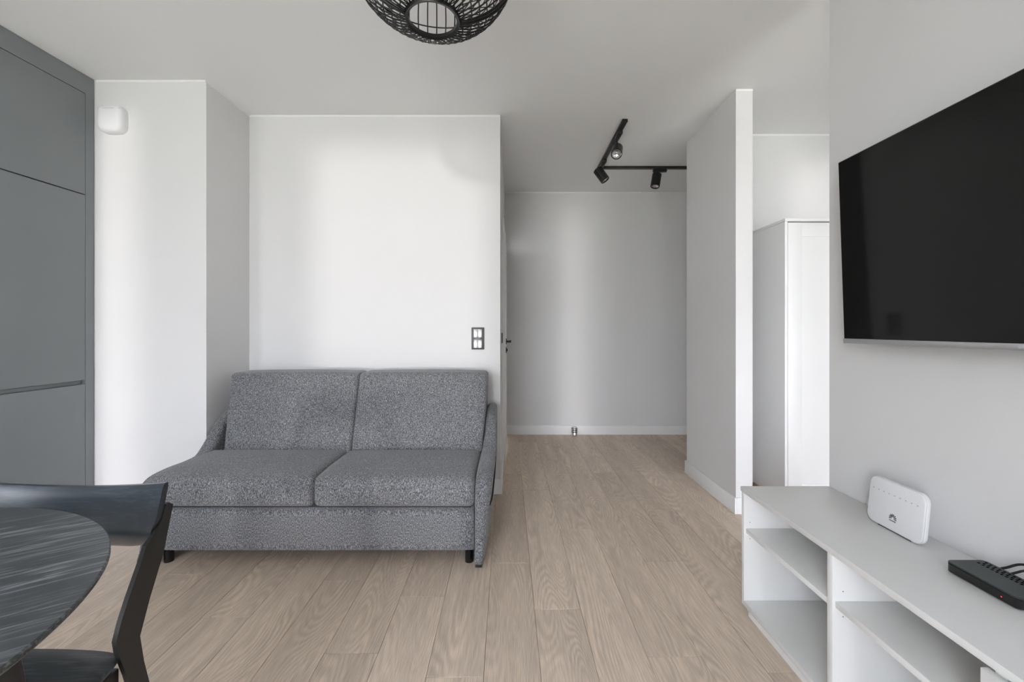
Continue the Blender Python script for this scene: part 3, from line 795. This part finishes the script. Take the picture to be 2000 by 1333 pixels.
# rear legs: flat kinked slabs whose tops carry the backrest
rl = [(1.023, .703), (.995, .600), (.957, .515), (.932, .448), (.942, .385), (.962, .30), (1.040, 0), (1.012, 0), (.922, .30), (.900, .386), (.880, .45), (.876, .476),
      (.887, .510), (.905, .550), (.938, .615), (.9486, .640), (.967, .652), (.987, .675), (.9995, .706), (1.002, .712), (1.010, .713)]
def rear_leg(s):
    bm = bmesh.new()
    out = []
    for (y, z) in rl: out.append((y, z))
    def place(u, v, a):
        return (chx+s*(.2265-.010*a), u, v)
    slab_from_profile(bm, out, 0, 1, .0, lambda u, v, a: place(u, v, a), 1)
    bmesh.ops.remove_doubles(bm, verts=bm.verts[:], dist=.0001)
    return bm_obj('rear_leg', bm, M['ashleg'], ch, angle=30)
rear_leg(1); rear_leg(-1)
for s in (1, -1):
    bm = bmesh.new(); lays = []
    for t in (0, 1):
        x_ = chx+s*(.185+.02*t); y_ = .53-.03*t; hw = .021-.007*t; z_ = .415*(1-t)
        lays.append([(x_+a, y_+b, z_) for a, b in rr(hw, hw, hw*.5, 4)])
    layered(bm, lays); bm_obj('front_leg', bm, M['ashleg'], ch, angle=40)
    bm = bmesh.new(); add_box(bm, chx+s*.205-.01, chx+s*.205+.01, .53, .895, .365, .408, .003); bm_obj('side_rail', bm, M['ashleg'], ch, angle=35)
bm = bmesh.new(); add_box(bm, chx-.19, chx+.19, .52, .54, .365, .408, .003); bm_obj('front_rail', bm, M['ashleg'], ch, angle=35)
bm = bmesh.new(); add_box(bm, chx-.20, chx+.20, .868, .886, .365, .408, .003); bm_obj('back_rail', bm, M['ashleg'], ch, angle=35)
# backrest: a bent board, deeper in the middle, ends cut upright
bm = bmesh.new(); NX, NZ, th = 36, 12, .017; hwb = .226; front = []; rear = []
for i in range(NX+1):
    u = -1+2*i/NX; cf, cr = [], []
    zt = .745+.018*u*u
    zb = .597+.050*max(0, (abs(u)-.35)/.65)**2.2
    yb = .030*(1-u*u)
    for j in range(NZ+1):
        v = j/NZ; z = zb+(zt-zb)*v
        y = .980+yb+.028*(z-.665)/.10 if z > .665 else .980+yb+.022*((.665-z)/.055)**2
        y += .010*(1-v)*(1-v)*0
        # rounded rims
        rim = min(v, 1-v)*NZ; dy = .004*(1-min(1, rim)) 
        ex = -.020*max(0, .5-v)*2*0
        x = chx+u*hwb
        x -= (u > 0)*max(0, (.35-v))*.030*max(0, abs(u)-.8)/.2 - (u < 0)*max(0, (.35-v))*.030*max(0, abs(u)-.8)/.2
        cf.append(bm.verts.new((x, y-.012+dy, z))); cr.append(bm.verts.new((x, y-.012+th-dy, z)))
    front.append(cf); rear.append(cr)
for i in range(NX):
    for j in range(NZ):
        bm.faces.new((front[i][j], front[i+1][j], front[i+1][j+1], front[i][j+1]))
        bm.faces.new((rear[i][j], rear[i][j+1], rear[i+1][j+1], rear[i+1][j]))
    bm.faces.new((front[i][0], rear[i][0], rear[i+1][0], front[i+1][0])); bm.faces.new((front[i][NZ], front[i+1][NZ], rear[i+1][NZ], rear[i][NZ]))
for i in (0, NX):
    for j in range(NZ): bm.faces.new((front[i][j], front[i][j+1], rear[i][j+1], rear[i][j]))
bm_obj('backrest', bm, M['ashback'], ch, angle=50)

# ------------------------------------------------------------------ black wire pendant lamp
pc = Vector((-.264, 1.40, 2.362)); pa, pb = .276, .211
pl = thing('pendant_lamp', 'black openwork wire basket pendant lamp under the living room ceiling', 'pendant lamp', (pc.x, pc.y, H))
def spt(phi, th):        # phi: latitude
    return Vector((pc.x+pa*math.cos(phi)*math.cos(th), pc.y+pa*math.cos(phi)*math.sin(th), pc.z+pb*math.sin(phi)))
ph0 = -math.asin(.95); ph1 = math.asin(.93); phs = math.asin((2.285-pc.z)/pb)
def hoop(phi, r, name='hoop', dr_=0):
    bm = bmesh.new(); add_tube(bm, [spt(phi, 2*PI*i/72) for i in range(72)], r, 8, True); return bm_obj(name, bm, M['black'], pl, smooth=True)
# bottom ring: flat band
bm = bmesh.new(); r0 = pa*math.cos(ph0); zz = pb*math.sin(ph0)
add_lathe(bm, [(r0-.007, zz-.003), (r0+.003, zz-.006), (r0+.006, zz+.004), (r0-.006, zz+.010), (r0-.007, zz-.003)], pc, 72); bm_obj('bottom_ring', bm, M['black'], pl, angle=40)
r1 = pa*math.cos(ph1); zz = pb*math.sin(ph1)
bm = bmesh.new(); add_lathe(bm, [(r1-.004, zz-.004), (r1+.004, zz-.004), (r1+.004, zz+.004), (r1-.004, zz+.004), (r1-.004, zz-.004)], pc, 72); bm_obj('top_ring', bm, M['black'], pl, angle=40)
hoop(math.asin((2.33-pc.z)/pb), .0024); hoop(phs, .0020); hoop(math.asin((2.47-pc.z)/pb), .0016)
bm = bmesh.new(); add_tube(bm, [spt(ph0+(ph1-ph0)*i/22, 0)-Vector((pc.x, pc.y, H)) for i in range(23)], .0026, 5)
rm = bpy.data.meshes.new('rib'); bm.to_mesh(rm); bm.free(); rm.shade_smooth(); rm.materials.append(M['black'])
for k in range(48):
    o = bpy.data.objects.new('rib', rm); C.objects.link(o); o.parent = pl; o.rotation_euler = (0, 0, 2*PI*k/48)
bm = bmesh.new(); add_tube(bm, [spt(ph0+(ph1-ph0)*i/22, 0)*1.0-Vector((pc.x, pc.y, H)) for i in range(23)], .0048, 6)
rm2 = bpy.data.meshes.new('thick_rib'); bm.to_mesh(rm2); bm.free(); rm2.shade_smooth(); rm2.materials.append(M['black'])
for a_ in (198, 203, 8, 14):
    o = bpy.data.objects.new('thick_rib', rm2); C.objects.link(o); o.parent = pl; o.rotation_euler = (0, 0, math.radians(a_))
bm = bmesh.new()
for sgn in (1, -1):
    for k in range(32):
        t0 = 2*PI*k/32
        add_tube(bm, [spt(ph0+(phs-ph0)*i/10, t0+sgn*.85*i/10) for i in range(11)], .0014, 4)
wv = bm_obj('woven_wires', bm, M['black'], pl, smooth=True); wv['kind'] = 'stuff'
bm = bmesh.new(); add_cyl(bm, (pc.x, pc.y, 2.50), (pc.x, pc.y, H-.02), .003, n=10); bm_obj('cord', bm, M['rubber'], pl)
bm = bmesh.new(); add_cyl(bm, (pc.x, pc.y, H-.022), (pc.x, pc.y, H-.0005), .05); bm_obj('ceiling_rose', bm, M['black'], pl, angle=35)
bm = bmesh.new(); add_cyl(bm, (pc.x, pc.y, 2.44), (pc.x, pc.y, 2.51), .02); add_tube(bm, [(pc.x-r1, pc.y, pc.z+zz), (pc.x, pc.y, 2.505), (pc.x+r1, pc.y, pc.z+zz)], .0025, 6)
bm_obj('lamp_holder', bm, M['black'], pl, angle=35)
